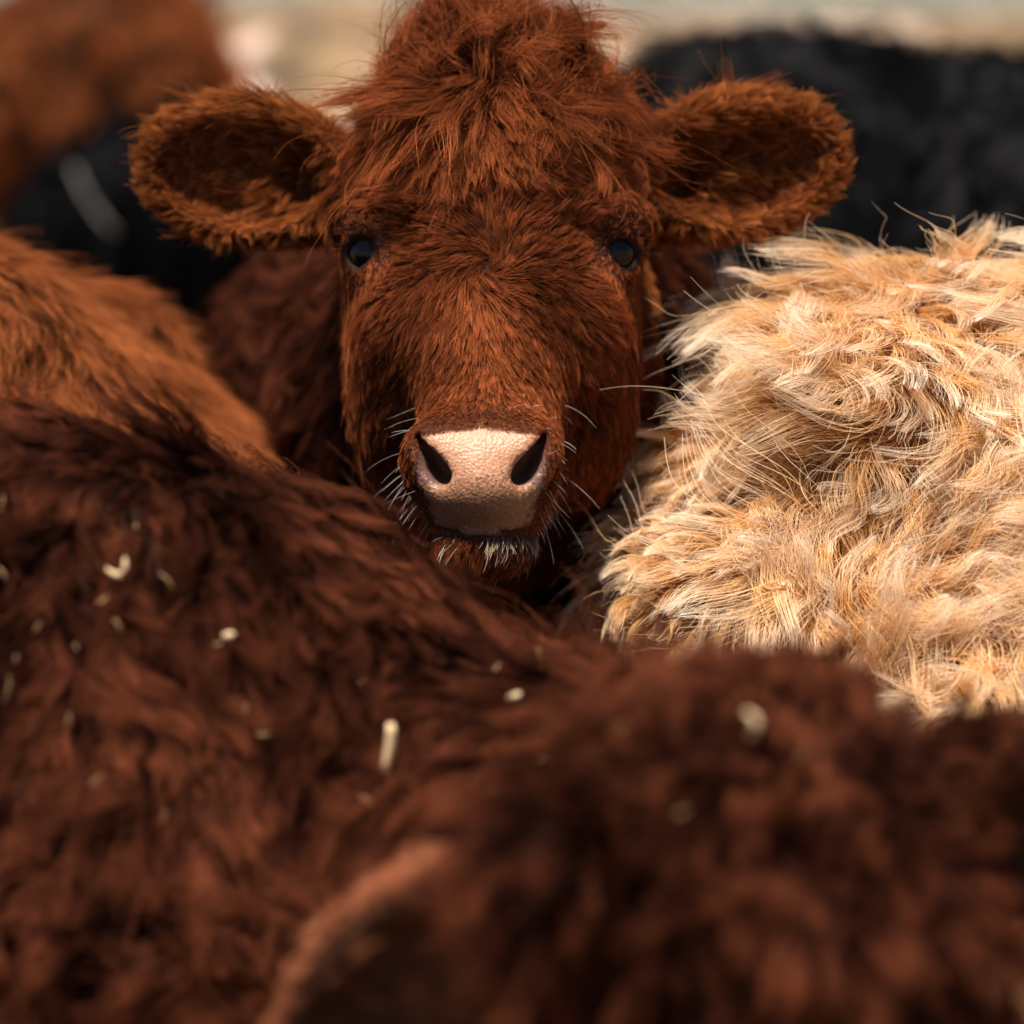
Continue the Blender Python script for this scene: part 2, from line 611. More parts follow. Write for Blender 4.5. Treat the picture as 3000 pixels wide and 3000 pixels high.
# ================================================================== the red cow that looks at the camera
SK_BROWN = skin_mat("brown_hide", (0.035, 0.013, 0.007))
SK_BLACK = skin_mat("black_hide", (0.004, 0.004, 0.005))
SK_CREAM = skin_mat("cream_hide", (0.42, 0.20, 0.07))
SK_RUST = skin_mat("rust_hide", (0.10, 0.035, 0.012))
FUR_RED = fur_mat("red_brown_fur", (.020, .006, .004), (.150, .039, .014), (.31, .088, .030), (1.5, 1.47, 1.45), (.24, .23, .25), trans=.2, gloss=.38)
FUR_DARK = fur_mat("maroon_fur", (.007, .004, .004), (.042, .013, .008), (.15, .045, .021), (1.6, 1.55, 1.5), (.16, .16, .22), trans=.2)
FUR_LIT_EAR = fur_mat("maroon_lit_ear_fur", (.03, .010, .006), (.26, .085, .040), (.50, .19, .10), (1.3, 1.3, 1.3), (.5, .5, .5))  # lightened maroon: sunlight on the ear rim put into the hair colour
FUR_CREAM = fur_mat("cream_fur", (.48, .19, .045), (.82, .52, .24), (.98, .88, .75), (1.03, 1.04, 1.05), (.85, .74, .60), trans=.42, gloss=.2)
FUR_ORANGE = fur_mat("orange_fur", (.035, .011, .006), (.24, .068, .022), (.45, .148, .052), (1.3, 1.3, 1.3), (.42, .38, .38))
FUR_BLACK = fur_mat("black_fur", (.003, .003, .004), (.004, .004, .005), (.007, .007, .008), (1.3, 1.3, 1.3), (.6, .6, .6), gloss=.08)
FUR_WHITE = fur_mat("whisker_white", (.6, .52, .44), (.75, .68, .6), (.85, .8, .74), (1, 1, 1), (.7, .7, .7))
FUR_GLOW = fur_mat("red_ear_fur", (.035, .010, .005), (.19, .052, .016), (.46, .155, .042), (1.3, 1.3, 1.3), (.4, .38, .38), trans=.42, gloss=.25)
FUR_LIP = fur_mat("pale_lip_hair", (.11, .07, .045), (.30, .22, .15), (.46, .37, .27), (1.2, 1.2, 1.2), (.4, .4, .4))


def muzzle_mat():
    m, nd, lk, out = new_mat("cow_hide_and_nose")
    b = nd.new("ShaderNodeBsdfPrincipled")
    tc = nd.new("ShaderNodeTexCoord")
    nz = nd.new("ShaderNodeTexNoise"); nz.inputs["Scale"].default_value = 90; nz.inputs["Detail"].default_value = 5
    lk.new(tc.outputs["Object"], nz.inputs["Vector"])
    rp = nd.new("ShaderNodeValToRGB")
    rp.color_ramp.elements[0].position = .30; rp.color_ramp.elements[0].color = (.34, .155, .085, 1)
    rp.color_ramp.elements[1].position = .70; rp.color_ramp.elements[1].color = (.47, .245, .15, 1)
    lk.new(nz.outputs[0], rp.inputs[0])
    # fine pigment freckles of the lower pad
    sp = nd.new("ShaderNodeTexNoise"); sp.inputs["Scale"].default_value = 420; sp.inputs["Detail"].default_value = 2
    lk.new(tc.outputs["Object"], sp.inputs["Vector"])
    fr = nd.new("ShaderNodeAttribute"); fr.attribute_name = "freckle"
    ma = nd.new("ShaderNodeMath"); ma.operation = 'MULTIPLY_ADD'; ma.inputs[1].default_value = .34; ma.inputs[2].default_value = -.64
    lk.new(fr.outputs["Fac"], ma.inputs[0])
    ad = nd.new("ShaderNodeMath"); ad.operation = 'ADD'
    lk.new(sp.outputs[0], ad.inputs[0]); lk.new(ma.outputs[0], ad.inputs[1])
    mr = nd.new("ShaderNodeMapRange"); mr.inputs[1].default_value = -.02; mr.inputs[2].default_value = .12
    lk.new(ad.outputs[0], mr.inputs[0])
    m1 = nd.new("ShaderNodeMix"); m1.data_type = 'RGBA'
    lk.new(mr.outputs[0], m1.inputs[0]); lk.new(rp.outputs[0], m1.inputs[6]); m1.inputs[7].default_value = (.22, .105, .055, 1)
    # darker greyish skin inside the nostrils
    ns = nd.new("ShaderNodeAttribute"); ns.attribute_name = "nostril"
    m2 = nd.new("ShaderNodeMix"); m2.data_type = 'RGBA'
    lk.new(ns.outputs["Fac"], m2.inputs[0]); lk.new(m1.outputs[2], m2.inputs[6]); m2.inputs[7].default_value = (.13, .065, .055, 1)
    no = nd.new("ShaderNodeAttribute"); no.attribute_name = "nose"
    m3 = nd.new("ShaderNodeMix"); m3.data_type = 'RGBA'
    lk.new(no.outputs["Fac"], m3.inputs[0]); m3.inputs[6].default_value = (.045, .016, .008, 1); lk.new(m2.outputs[2], m3.inputs[7])
    lid = nd.new("ShaderNodeAttribute"); lid.attribute_name = "lid"
    m4 = nd.new("ShaderNodeMix"); m4.data_type = 'RGBA'
    lk.new(lid.outputs["Fac"], m4.inputs[0]); lk.new(m3.outputs[2], m4.inputs[6]); m4.inputs[7].default_value = (.018, .009, .007, 1)
    ear = nd.new("ShaderNodeAttribute"); ear.attribute_name = "ear"
    m5 = nd.new("ShaderNodeMix"); m5.data_type = 'RGBA'
    lk.new(ear.outputs["Fac"], m5.inputs[0]); lk.new(m4.outputs[2], m5.inputs[6]); m5.inputs[7].default_value = (.30, .085, .035, 1)
    lk.new(m5.outputs[2], b.inputs["Base Color"])
    rr = nd.new("ShaderNodeMapRange"); rr.inputs[3].default_value = .75; rr.inputs[4].default_value = .44
    sp2 = nd.new("ShaderNodeMapRange"); sp2.inputs[3].default_value = .08; sp2.inputs[4].default_value = .35
    lk.new(no.outputs["Fac"], sp2.inputs[0]); lk.new(sp2.outputs[0], b.inputs["Specular IOR Level"])
    lk.new(no.outputs["Fac"], rr.inputs[0]); lk.new(rr.outputs[0], b.inputs["Roughness"])
    # pebbled nose leather
    vo = nd.new("ShaderNodeTexVoronoi"); vo.inputs["Scale"].default_value = 400
    lk.new(tc.outputs["Object"], vo.inputs["Vector"])
    bu = nd.new("ShaderNodeBump"); bu.inputs["Strength"].default_value = .55; bu.inputs["Distance"].default_value = .0009
    lk.new(vo.outputs["Distance"], bu.inputs["Height"]); lk.new(bu.outputs[0], b.inputs["Normal"])
    lk.new(b.outputs[0], out.inputs["Surface"])
    return m


def eye_mat():
    m, nd, lk, out = new_mat("dark_wet_eye")
    b = nd.new("ShaderNodeBsdfPrincipled")
    tc = nd.new("ShaderNodeTexCoord")
    nz = nd.new("ShaderNodeTexNoise"); nz.inputs["Scale"].default_value = 120
    lk.new(tc.outputs["Object"], nz.inputs["Vector"])
    rp = nd.new("ShaderNodeValToRGB")
    rp.color_ramp.elements[0].color = (.0012, .001, .001, 1); rp.color_ramp.elements[1].color = (.004, .0025, .002, 1)
    lk.new(nz.outputs[0], rp.inputs[0]); lk.new(rp.outputs[0], b.inputs["Base Color"])
    b.inputs["Roughness"].default_value = .06
    b.inputs["Specular IOR Level"].default_value = .22
    lk.new(b.outputs[0], out.inputs["Surface"])
    return m


def uv_ball(r, seg=40, rings=24):
    V = []; F = []
    for i in range(rings + 1):
        a = math.pi * i / rings
        for j in range(seg):
            b = 2 * math.pi * j / seg
            V.append((r * math.sin(a) * math.cos(b), r * math.sin(a) * math.sin(b), r * math.cos(a)))
    for i in range(rings):
        for j in range(seg):
            F.append((i * seg + j, (i + 1) * seg + j, (i + 1) * seg + (j + 1) % seg, i * seg + (j + 1) % seg))
    return np.array(V), np.array(F)


NOSE_MAT = muzzle_mat()
EYE_MAT = eye_mat()
HC = P(1440, 725, 2.20)
HF = Frame(HC, RGT, UPV, -FWD)
EARS = [(-1, R(6), 0, R(-8), 1.0, 0), (1, R(9), 0, R(-8), 1.0, 0)]


def pad_half(v):
    """half width of the bare nose pad at height v"""
    return np.interp(v, [-.2185, -.210, -.199, -.186, -.172, -.160, -.152, -.146], [.034, .040, .043, .048, .050, .048, .043, .0])


def build_main():
    T = Place((-.05, 3.34, 0), 0.0, 1.0)
    xs = axis_steps(-.62, .56, .03, [(-.345, .33, .0042)])
    hz = HC[2]; hy = HC[1]
    ys = axis_steps(hy - .19, 4.45, .03, [(hy - .19, hy + .20, .0042)])
    zs = axis_steps(-.03, hz + .22, .03, [(hz - .28, hz + .22, .0042)])
    cl = Clay(xs, ys, zs)
    body_clay(cl, T)
    w = HF.w
    cl.cone(w(0, -.01, -.17), (0.02, 2.62, 1.04), .115, .16, .06)
    cl.cone((0.02, 2.62, 1.04), (-.04, 2.95, .98), .16, .21, .10)
    cl.cone((-.03, 2.55, 1.02), (-.10, 2.85, .98), .15, .21, .10)
    cl.cone(w(0, -.12, -.14), (0.02, 2.72, .82), .075, .17, .08)
    head_clay(cl, HF, EARS)
    V, Q = cl.mesh()
    V = smooth(V, Q, 2, .45)
    q = HF.q(V)
    N = vnormals(V, Q)
    nd = N @ HF.M.T
    hw = pad_half(q[:, 1])
    front = (q[:, 2] > .05) & (q[:, 1] < -.14) & (q[:, 1] > -.2240 + 4.6 * (q[:, 0] - MUZ) ** 2)
    nose = np.where(front, sstep(-.005, .004, hw - np.abs(q[:, 0] - MUZ) + .002 * Noise(120, 8)(V)), 0)
    fre = np.where(front, sstep(-.165, -.205, q[:, 1]), 0)
    ax = np.abs(q[:, 0] - MUZ)
    line = np.interp(q[:, 1], [-.186, -.172, -.160, -.150], [.030, .036, .046, .052])
    nost = np.where(front, sstep(-.003, .004, ax - line + .003) * sstep(-.192, -.186, q[:, 1]), 0)
    dE = np.minimum(np.linalg.norm(q - np.array(EYE), axis=1), np.linalg.norm(q - np.array([-EYE[0], EYE[1], EYE[2]]), axis=1))
    lid = sstep(.032, .028, dE)
    earv = np.where((np.abs(q[:, 0]) > .13) & (q[:, 1] > -.03) & (q[:, 2] > -.235) & (q[:, 2] < -.04), 1.0, 0)
    base = np.array([-.05, 3.34, 0])
    root = thing("cow", "red-brown calf facing the camera with pink nose and tousled forelock", "cow", base, "herd of shaggy cattle standing close together")
    body = make_mesh("body", V, Q, NOSE_MAT, root, {"nose": nose, "freckle": fre, "nostril": nost, "lid": lid, "ear": earv}, base)
    bv, bf = uv_ball(.0208)
    for s in (-1, 1):
        make_mesh("eye", bv + w(s * EYE[0], EYE[1], EYE[2]), bf, EYE_MAT, root, None, base)

    sk = Skin(V, Q)
    c = HF.q(sk.cen); cn = sk.tn @ HF.M.T
    x, v, d = c.T
    ax = np.abs(x)
    dE = np.minimum(np.linalg.norm(c - np.array(EYE), axis=1), np.linalg.norm(c - np.array([-EYE[0], EYE[1], EYE[2]]), axis=1))
    headbox = (d > -.235) & (v > -.30)
    isear = headbox & (ax > .125 + .0 * v) & (v > -.03) & (d < -.04)
    inner_nose = (d > .05) & (v < -.14) & (v > -.2265 + 3.8 * (x - MUZ) ** 2) & (np.abs(x - MUZ) < np.maximum(pad_half(v), np.where(v < -.21, .040, 0)) - .001)
    eyeclear = dE < .0238
    n1 = Noise(14, 3, dims=2); n2 = Noise(35, 4)

    def face_field(p, n):
        q = HF.q(p); x, v, d = q.T
        nq = n1(p)
        wx = x + .003 + .012 * (v - .02); dv = v + .018
        s = np.sign(wx)
        # below the whorl: down and outwards
        lo = np.stack([wx * 1.15 + s * .004, dv * 1.5 - .022], -1)
        # above the whorl: parting to both sides
        hi = np.stack([wx * 1.5 + s * .006, .040 - np.abs(wx) * .55 + .1 * dv], -1)
        # below the poll: falling down over the forehead
        pl = np.stack([wx * .75, -.045 - .3 * np.abs(wx)], -1)
        # over the poll: up and to the right
        tp = np.stack([.008 - wx * .3, .06 + 0 * v], -1)
        a = sstep(-.012, .012, dv)[:, None]
        b = sstep(.050, .066, v + .012 * nq[:, 0])[:, None]
        t = sstep(.135, .150, v + .006 * nq[:, 0])[:, None]
        f = nrm(lo) * (1 - a) + nrm(hi) * a
        f = f * (1 - b) + nrm(pl) * b
        f = f * (1 - t) + nrm(tp) * t
        # over the eyes the hair runs outwards round the orbit, beside the cheeks straight down
        # the whorl is a spiral, not a star
        rr = np.sqrt(wx * wx + dv * dv)
        tw = 1.2 * np.exp(-(rr / .022) ** 2) + .35 * np.exp(-(rr / .06) ** 2)
        ct, st = np.cos(tw), np.sin(tw)
        f = np.stack([f[:, 0] * ct - f[:, 1] * st, f[:, 0] * st + f[:, 1] * ct], -1)
        side = sstep(.095, .12, np.abs(x))[:, None]
        sd = np.stack([s * .1, -1 + 0 * x], -1)
        f = f * (1 - side) + sd * side
        f = nrm(f + .26 * nq * sstep(-.05, .05, v)[:, None] + .07 * nq)
        D = f[:, :1] * HF.M[0] + f[:, 1:] * HF.M[1]
        L = np.full(len(p), .0145)
        L = L + .006 * sstep(.0, .06, v)
        L = L + .009 * sstep(.055, .10, v)
        L = L + .007 * sstep(.085, .115, np.abs(x)) * sstep(.03, -.03, v)
        L = L * (1 - .45 * sstep(.075, .105, np.abs(x)) * sstep(.0, .03, v))
        L = L * (1 - .45 * sstep(-.05, -.115, v) * sstep(.085, .055, np.abs(x)))
        L = L * (1 - .45 * sstep(-.115, -.135, v) * sstep(.0, .03, d))
        e = np.minimum(np.linalg.norm(q - np.array(EYE), axis=1), np.linalg.norm(q - np.array([-EYE[0], EYE[1], EYE[2]]), axis=1))
        L = L * (.22 + .78 * sstep(.027, .055, e))
        ec = np.stack([np.sign(x) * EYE[0], EYE[1] + 0 * x], -1)
        rad = q[:, :2] - ec
        near = sstep(.048, .030, e)[:, None]
        f2 = nrm(f * (1 - near) + nrm(rad + np.array([0, -.004])) * near)
        D = f2[:, :1] * HF.M[0] + f2[:, 1:] * HF.M[1]
        pd = np.where((d > .04) & (v < -.12), np.maximum(np.abs(x - MUZ) - np.interp(v, [-.225, -.15], [.040, .048]), np.maximum(v + .148, -.2275 - v)), 1.0)
        L = L * (.30 + .70 * sstep(.0, .012, pd))
        chin = sstep(-.230, -.240, v) * sstep(-.04, .0, d)
        L = L + .010 * chin
        l0 = np.full(len(p), .32) + .30 * sstep(.02, .08, v)
        l1 = np.full(len(p), .03) + .10 * sstep(.02, .08, v)
        return D, L, l0, l1

    wgt = np.where(headbox & ~isear & ~inner_nose & ~eyeclear, 1.0, 0)
    wgt *= .25 + .75 * sstep(-.35, .1, cn[:, 2])
    wgt *= 1 + 1.2 * sstep(-.04, -.11, v) * sstep(.09, .06, ax)
    A = fur(sk, 170000, wgt, face_field, K=7, clump=.0034, cstr=.44, cpow=1.0, rad=.00024, seed=11, yaw=.17, hyaw=.10, lvar=.3, wamp=.0008, wfreq=.6, liftvar=.07)
    # a thin coat of shorter underfur softens the clumps
    U = fur(sk, 45000, wgt, lambda p, n: (lambda f: (f[0], f[1] * .6, f[2] * .8, f[3]))(face_field(p, n)), K=5, clump=.003, cstr=.3, rad=.00026, seed=12, yaw=.3)
    # lighter amber hair below the eyes and on the brow
    for S_ in (A, U):
        qq = HF.q(S_[0][:, 0])
        am = np.exp(-((np.abs(qq[:, 0]) - .098) / .016) ** 2 - ((qq[:, 1] + .034) / .020) ** 2) + .7 * np.exp(-((np.abs(qq[:, 0]) - .096) / .014) ** 2 - ((qq[:, 1] - .034) / .008) ** 2)
        S_[2][:] = np.clip(S_[2] + .55 * am, 0, 1)
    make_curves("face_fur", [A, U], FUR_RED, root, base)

    # forelock: long locks rooted below the poll, falling over the brow
    n3 = Noise(22, 9, dims=2)

    def lock_field(p, n):
        q = HF.q(p); x, v, d = q.T
        nq = n3(p)
        dn = np.stack([x * 1.7 + .004, -.055 - .35 * np.abs(x)], -1)
        up = np.stack([.010 - x * .1, .055 + 0 * x], -1)
        t = sstep(.112, .128, v + .010 * nq[:, 0])[:, None]
        f = nrm(nrm(dn) * (1 - t) + nrm(up) * t)
        f = nrm(f + .35 * nq)
        D = f[:, :1] * HF.M[0] + f[:, 1:] * HF.M[1]
        L = .024 + .030 * sstep(.085, .13, v)
        l0 = .50 + .50 * t[:, 0]
        l1 = .03 - .4 * t[:, 0]
        return D, L + 0 * x, l0 + 0 * x, l1 + 0 * x
    wl = np.where(headbox & ~isear & (ax < .085), sstep(.068, .09, v) * sstep(-.6, -.1, cn[:, 2]), 0)
    B = fur(sk, 30000, wl, lock_field, K=10, clump=.0075, cstr=.74, cpow=.9, lsub=.42, rad=.00025, seed=13, yaw=.5, hyaw=.15, lvar=.5, wamp=.0030, wfreq=.8, liftvar=.22)

    # the tuft standing over the poll and sweeping right
    def tuft_field(p, n):
        q = HF.q(p); x, v, d = q.T
        f = nrm(np.stack([.34 + x * 2.0, .9 - x * 1.0], -1) + .22 * n3(p))
        D = f[:, :1] * HF.M[0] + f[:, 1:] * HF.M[1]
        return D, np.full(len(p), .058), np.full(len(p), 1.15), np.full(len(p), -.55)
    wt = np.where(headbox & ~isear & (ax < .058), sstep(.112, .135, v) * sstep(-.19, -.12, d), 0)
    C = fur(sk, 16000, wt, tuft_field, K=11, clump=.011, cstr=.9, cpow=.7, rad=.00030, seed=14, yaw=.4, hyaw=.12, wamp=.004, wfreq=.7, liftvar=.25)
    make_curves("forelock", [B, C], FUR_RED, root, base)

    # ears
    for s, up, rx, op, es, vo in EARS:
        Ax = ear_axes(HF, s, up, op)
        e0 = HF.w(s * .118, .062, -.10)
        cc = e0 + Ax[0] * .085
        n4 = Noise(25, 20 + s, dims=2)

        def ear_field(p, n, Ax=Ax, cc=cc, n4=n4):
            l = (p - cc) @ Ax.T
            a, b, o = l.T
            nq = n4(p)
            rim = np.sqrt((a / .085) ** 2 + (b / .058) ** 2)
            inside = ((n @ Ax[2]) > .1) & (rim < .90)
            fa = np.where(inside, .8 + 0 * a, .35 + a * 12)
            fb = np.where(inside, -.25 + 10 * b, .1 + b * 16)
            f = nrm(np.stack([fa, fb], -1) + .25 * nq)
            D = f[:, :1] * Ax[0] + f[:, 1:] * Ax[1]
            L = np.where(inside, .012, .009 + .007 * sstep(.7, 1.0, rim) * (1 + 1.6 * sstep(.01, .05, b)))
            l0 = np.where(inside, .22, .38); l1 = np.where(inside, .03, .10)
            return D, L, l0, l1
        we = np.where(isear & (np.sign(x) == s), .35 + .65 * sstep(-.5, .2, cn[:, 2]), 0)
        inn = ((sk.tn @ Ax[2]) > .35) & ((((sk.cen - cc) @ Ax[0]) / .085) ** 2 + (((sk.cen - cc) @ Ax[1]) / .058) ** 2 < .8)
        we = we * np.where(inn, .75, 1.0)
        E1 = fur(sk, 26000, we, ear_field, K=7, clump=.004, cstr=.6, cpow=.9, rad=.00026, seed=30 + s, yaw=.18, wamp=.001)
        # long soft hair that grows out of the upper fold across the bowl
        wi = np.where(isear & (np.sign(x) == s) & ((sk.tn @ Ax[2]) > .0), 1.0, 0) * sstep(-.06, .04, (sk.cen - cc) @ Ax[1]) * sstep(.06, -.02, (sk.cen - cc) @ Ax[0])

        def in_field(p, n, Ax=Ax, cc=cc, n4=n4):
            l = (p - cc) @ Ax.T
            f = nrm(np.stack([.9 + 0 * l[:, 0], -.35 + 6 * (l[:, 1])], -1) + .2 * n4(p))
            D = f[:, :1] * Ax[0] + f[:, 1:] * Ax[1]
            return D, np.full(len(p), .022), np.full(len(p), .5), np.full(len(p), .05)
        E2 = fur(sk, 1800, wi, in_field, K=8, clump=.008, cstr=.75, rad=.00026, seed=34 + s, yaw=.25, wamp=.002)
        make_curves("ear_fur", [E1, E2], FUR_GLOW, root, base)

    # neck and trunk
    n5 = Noise(9, 40, dims=3)

    def trunk_field(p, n):
        D = np.array([0, .75, -.65]) + .4 * n5(p)
        D[:, 0] += np.sign(p[:, 0]) * .2
        return D, np.full(len(p), .045), np.full(len(p), .55), np.full(len(p), .15)
    near = sstep(3.1, 2.7, sk.cen[:, 1])
    wb = np.where(~headbox, .05 * sstep(.04, .1, sk.cen[:, 2]) + (.03 + near) * sstep(.45, .75, sk.cen[:, 2]), 0)
    N1 = fur(sk, 60000, wb, trunk_field, K=6, clump=.013, cstr=.7, rad=.00042, seed=15, yaw=.3)
    make_curves("neck_fur", [N1], FUR_DARK, root, base)  # darker than the face fur: shade behind the head put into the colour

    # whiskers and lashes
    r = np.random.default_rng(5)
    wm = np.where((d > .0) & (v < -.12) & (v > -.245) & ~inner_nose & (cn[:, 2] > -.2), .15 + sstep(-.15, -.22, v), 0)

    def wh_field(p, n):
        q = HF.q(p)
        f = np.stack([q[:, 0] * 6, -(.25 + 0 * q[:, 0]) - 2.0 * sstep(-.2, -.23, q[:, 1])], -1)
        D = f[:, :1] * HF.M[0] + f[:, 1:] * HF.M[1]
        return D, np.full(len(p), .015), np.full(len(p), .95), np.full(len(p), .65)
    W = fur(sk, 120, wm, wh_field, K=6, clump=.001, cstr=0, rad=.00012, seed=16, yaw=.3, hyaw=.3, lsub=.5)
    make_curves("whiskers", [W], FUR_WHITE, root, base)
    # pale hair of the lower lip
    wp = np.where((d > .03) & (v < -.2275) & (v > -.245) & (x > -.004) & (x < .042) & (cn[:, 2] > -.1), 1.0, 0)

    def lip_field(p, n):
        D = np.tile(-HF.M[1], (len(p), 1))
        return D, np.full(len(p), .008), np.full(len(p), .6), np.full(len(p), .2)
    Lp = fur(sk, 380, wp, lip_field, K=5, clump=.002, cstr=.5, rad=.00026, seed=17)
    make_curves("lip_hair", [Lp], FUR_LIP, root, base)
    # lashes
    pts = []
    for s in (-1, 1):
        g = nrm(np.array([s * .60, 0, .80])); r_ = nrm(np.cross([0, 1, 0], g)); u_ = np.array([0, 1.0, 0])
        e = np.array([s * EYE[0], EYE[1], EYE[2]])
        for t in r.uniform(-.9, .9, 60):
            az = t * R(54); el = R(48) * math.cos(t * math.pi / 2) ** 0.8 - s * t * R(9)
            dv = g * math.cos(el) * math.cos(az) + r_ * math.sin(az) * math.cos(el) + u_ * math.sin(el)
            a = e + dv * .0272
            Lh = r.uniform(.010, .018)
            o = nrm(dv + g * .5 + r.normal(0, .12, 3))
            k = [a, a + o * Lh * .4 - u_ * Lh * .08, a + o * Lh * .75 - u_ * Lh * .22, a + o * Lh - u_ * Lh * .28]
            pts.append([HF.w(*z) for z in k])
    H = np.array(pts)
    make_curves("eyelashes", [(H, np.tile(np.array([.0003, .00026, .0002, .0001]), (len(H), 1)), r.random(len(H)))], FUR_DARK, root, base)
    return V, Q


build_main()


def cam_facing(c, n):
    return (nrm(CAM - c) * n).sum(-1)


def add_eyes(F, root, base):
    bv, bf = uv_ball(.0208, 20, 12)
    for s in (-1, 1):
        make_mesh("eye", bv + F.w(s * (EYE[0] + .004), EYE[1], EYE[2] + .004), bf, EYE_MAT, root, None, base)


def leg_short(p, L):
    """hair gets short down the legs"""
    return L * (.35 + .65 * sstep(.40, .60, p[:, 2]))


HERD = "herd of shaggy cattle standing close together"


def trunk_dirs(T, p, n, back=.35, down=.9):
    """hair lies backwards and falls down the flanks"""
    ax = T.dir((0, 1, 0))
    return nrm(np.tile(ax, (len(p), 1)) * back + np.array([0, 0, -down]))


# ================================================================== cream cow on the right
def build_cream():
    loc = np.array([.985, 2.285, 0]); sc = .975
    T = Place(loc, R(90), sc)
    xs = axis_steps(-.02, 2.55, .02, [(.0, .55, .010)])
    ys = axis_steps(1.86, 2.76, .02, [(1.90, 2.55, .010)])
    zs = axis_steps(-.03, 1.45, .03, [(.80, 1.32, .010)])
    cl = Clay(xs, ys, zs)
    body_clay(cl, T)
    for s in (-1, 1):
        cl.cone(T((s * .10, .735, .93)), T((s * .10, .69, 1.03)), .155, .105, .07)
    cl.cone(T((0, .45, 1.115)), T((0, .73, 1.125)), .085, .075, .05)
    cl.cone(T((-.11, .715, 1.08)), T((.11, .715, 1.08)), .085, .085, .04)
    cl.cone(T((0, -.45, .96)), T((0, -.80, 1.02)), .20, .13, .1)
    F = Frame(T((0, -1.02, 1.10)), T.dir((1, 0, 0)), np.array([0, 0, 1.0]), T.dir((0, -1, 0)))
    head_clay(cl, F, [(-1, R(0), 0, 0, 1.0, 0), (1, R(0), 0, 0, 1.0, 0)], fine=False)
    V, Q = cl.mesh(); V = smooth(V, Q, 3, .5)
    V = V + vnormals(V, Q) * (.006 * Noise(7, 77)(V))[:, None]
    root = thing("cow", "cream-coloured cow with long curly fur, seen from the side at the right", "cow", loc, HERD)
    make_mesh("body", V, Q, SK_CREAM, root, None, loc)
    add_eyes(F, root, loc)
    sk = Skin(V, Q)
    fl = Noise(4.5, 50, dims=3); fl2 = Noise(11, 51, dims=3)

    def field(p, n):
        base = trunk_dirs(T, p, n, .55, .55)
        edge = sstep(.25, .15, p[:, 0])
        D = base + 1.05 * fl(p) * (1 - .6 * edge)[:, None] + .5 * fl2(p) * (1 - .5 * edge)[:, None]
        D[:, 2] -= .5 * sstep(.95, .80, p[:, 2]) + .3 * edge
        L = .090 - .058 * edge
        return D, leg_short(p, L), .48 + .30 * edge, -.02 + .32 * edge
    c = sk.cen
    vis = sstep(-.35, .05, cam_facing(c, sk.tn)) * sstep(.55, .75, c[:, 2]) * sstep(1.0, .60, c[:, 0])
    wt = .06 * sstep(.04, .1, c[:, 2]) + vis
    A = fur(sk, 150000, wt, field, K=12, clump=.0150, cstr=.84, cpow=.85, lsub=.22, rad=.00027, tip=.3, seed=60, yaw=.32, hyaw=.10, lvar=.4,
            wamp=.0066, wfreq=.7, liftvar=.12)
    B = fur(sk, 50000, wt, lambda p, n: (lambda f: (f[0], f[1] * .42, f[2] * 1.1, f[3] + .2))(field(p, n)), K=7, clump=.008, cstr=.5, rad=.00032, seed=61, yaw=.7,
            wamp=.003, wfreq=1.0)

    # stray hairs standing off the back and the buttock
    def stray(p, n):
        return np.tile(np.array([-.25, 0, .3]), (len(p), 1)) + .6 * fl2(p), np.full(len(p), .036), np.full(len(p), 1.25), np.full(len(p), .75)
    S = fur(sk, 3200, vis, stray, K=9, clump=.022, cstr=.55, rad=.00026, seed=62, yaw=.6, wamp=.004, wfreq=.9, lvar=.6)
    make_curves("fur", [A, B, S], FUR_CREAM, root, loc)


# ================================================================== orange cow on the left
def build_orange():
    sc = 1.0
    yaw = R(180 + 24)
    fw = np.array([-math.sin(R(24)), math.cos(R(24)), 0])
    loc = np.array([-.52, 2.52, 0]) + fw * .60
    T = Place(loc, yaw, sc)
    xs = axis_steps(-1.7, .25, .024, [(-.85, -.10, .014)])
    ys = axis_steps(2.0, 4.5, .024, [(2.1, 3.2, .014)])
    zs = axis_steps(-.03, 1.55, .03, [(.7, 1.25, .014)])
    cl = Clay(xs, ys, zs)
    body_clay(cl, T)
    cl.cone(T((0, -.45, .96)), T((0, -.80, 1.10)), .20, .13, .1)
    F = Frame(T((0, -1.0, 1.16)), T.dir((1, 0, 0)), np.array([0, 0, 1.0]), T.dir((0, -1, 0)))
    head_clay(cl, F, [(-1, R(0), 0, 0, 1.0, 0), (1, R(0), 0, 0, 1.0, 0)], fine=False)
    V, Q = cl.mesh(); V = smooth(V, Q, 3, .5)
    root = thing("cow", "orange-brown cow whose rounded rump fills the left edge", "cow", loc, HERD)
    make_mesh("body", V, Q, SK_RUST, root, None, loc)
    add_eyes(F, root, loc)
    sk = Skin(V, Q)
    fl = Noise(7, 70, dims=3)

    def field(p, n):
        D = np.array([.55, -.45, -.75]) + .35 * fl(p)
        return D, leg_short(p, np.full(len(p), .042)), np.full(len(p), .50), np.full(len(p), .10)
    c = sk.cen
    vis = sstep(-.3, .05, cam_facing(c, sk.tn)) * sstep(.7, .9, c[:, 2]) * sstep(3.6, 2.9, c[:, 1])
    wt = .09 * sstep(.04, .1, c[:, 2]) + vis
    A = fur(sk, 120000, wt, field, K=7, clump=.0065, cstr=.6, cpow=.9, rad=.00031, seed=63, yaw=.2, hyaw=.12, wamp=.0014, wfreq=.8)
    make_curves("fur", [A], FUR_ORANGE, root, loc)


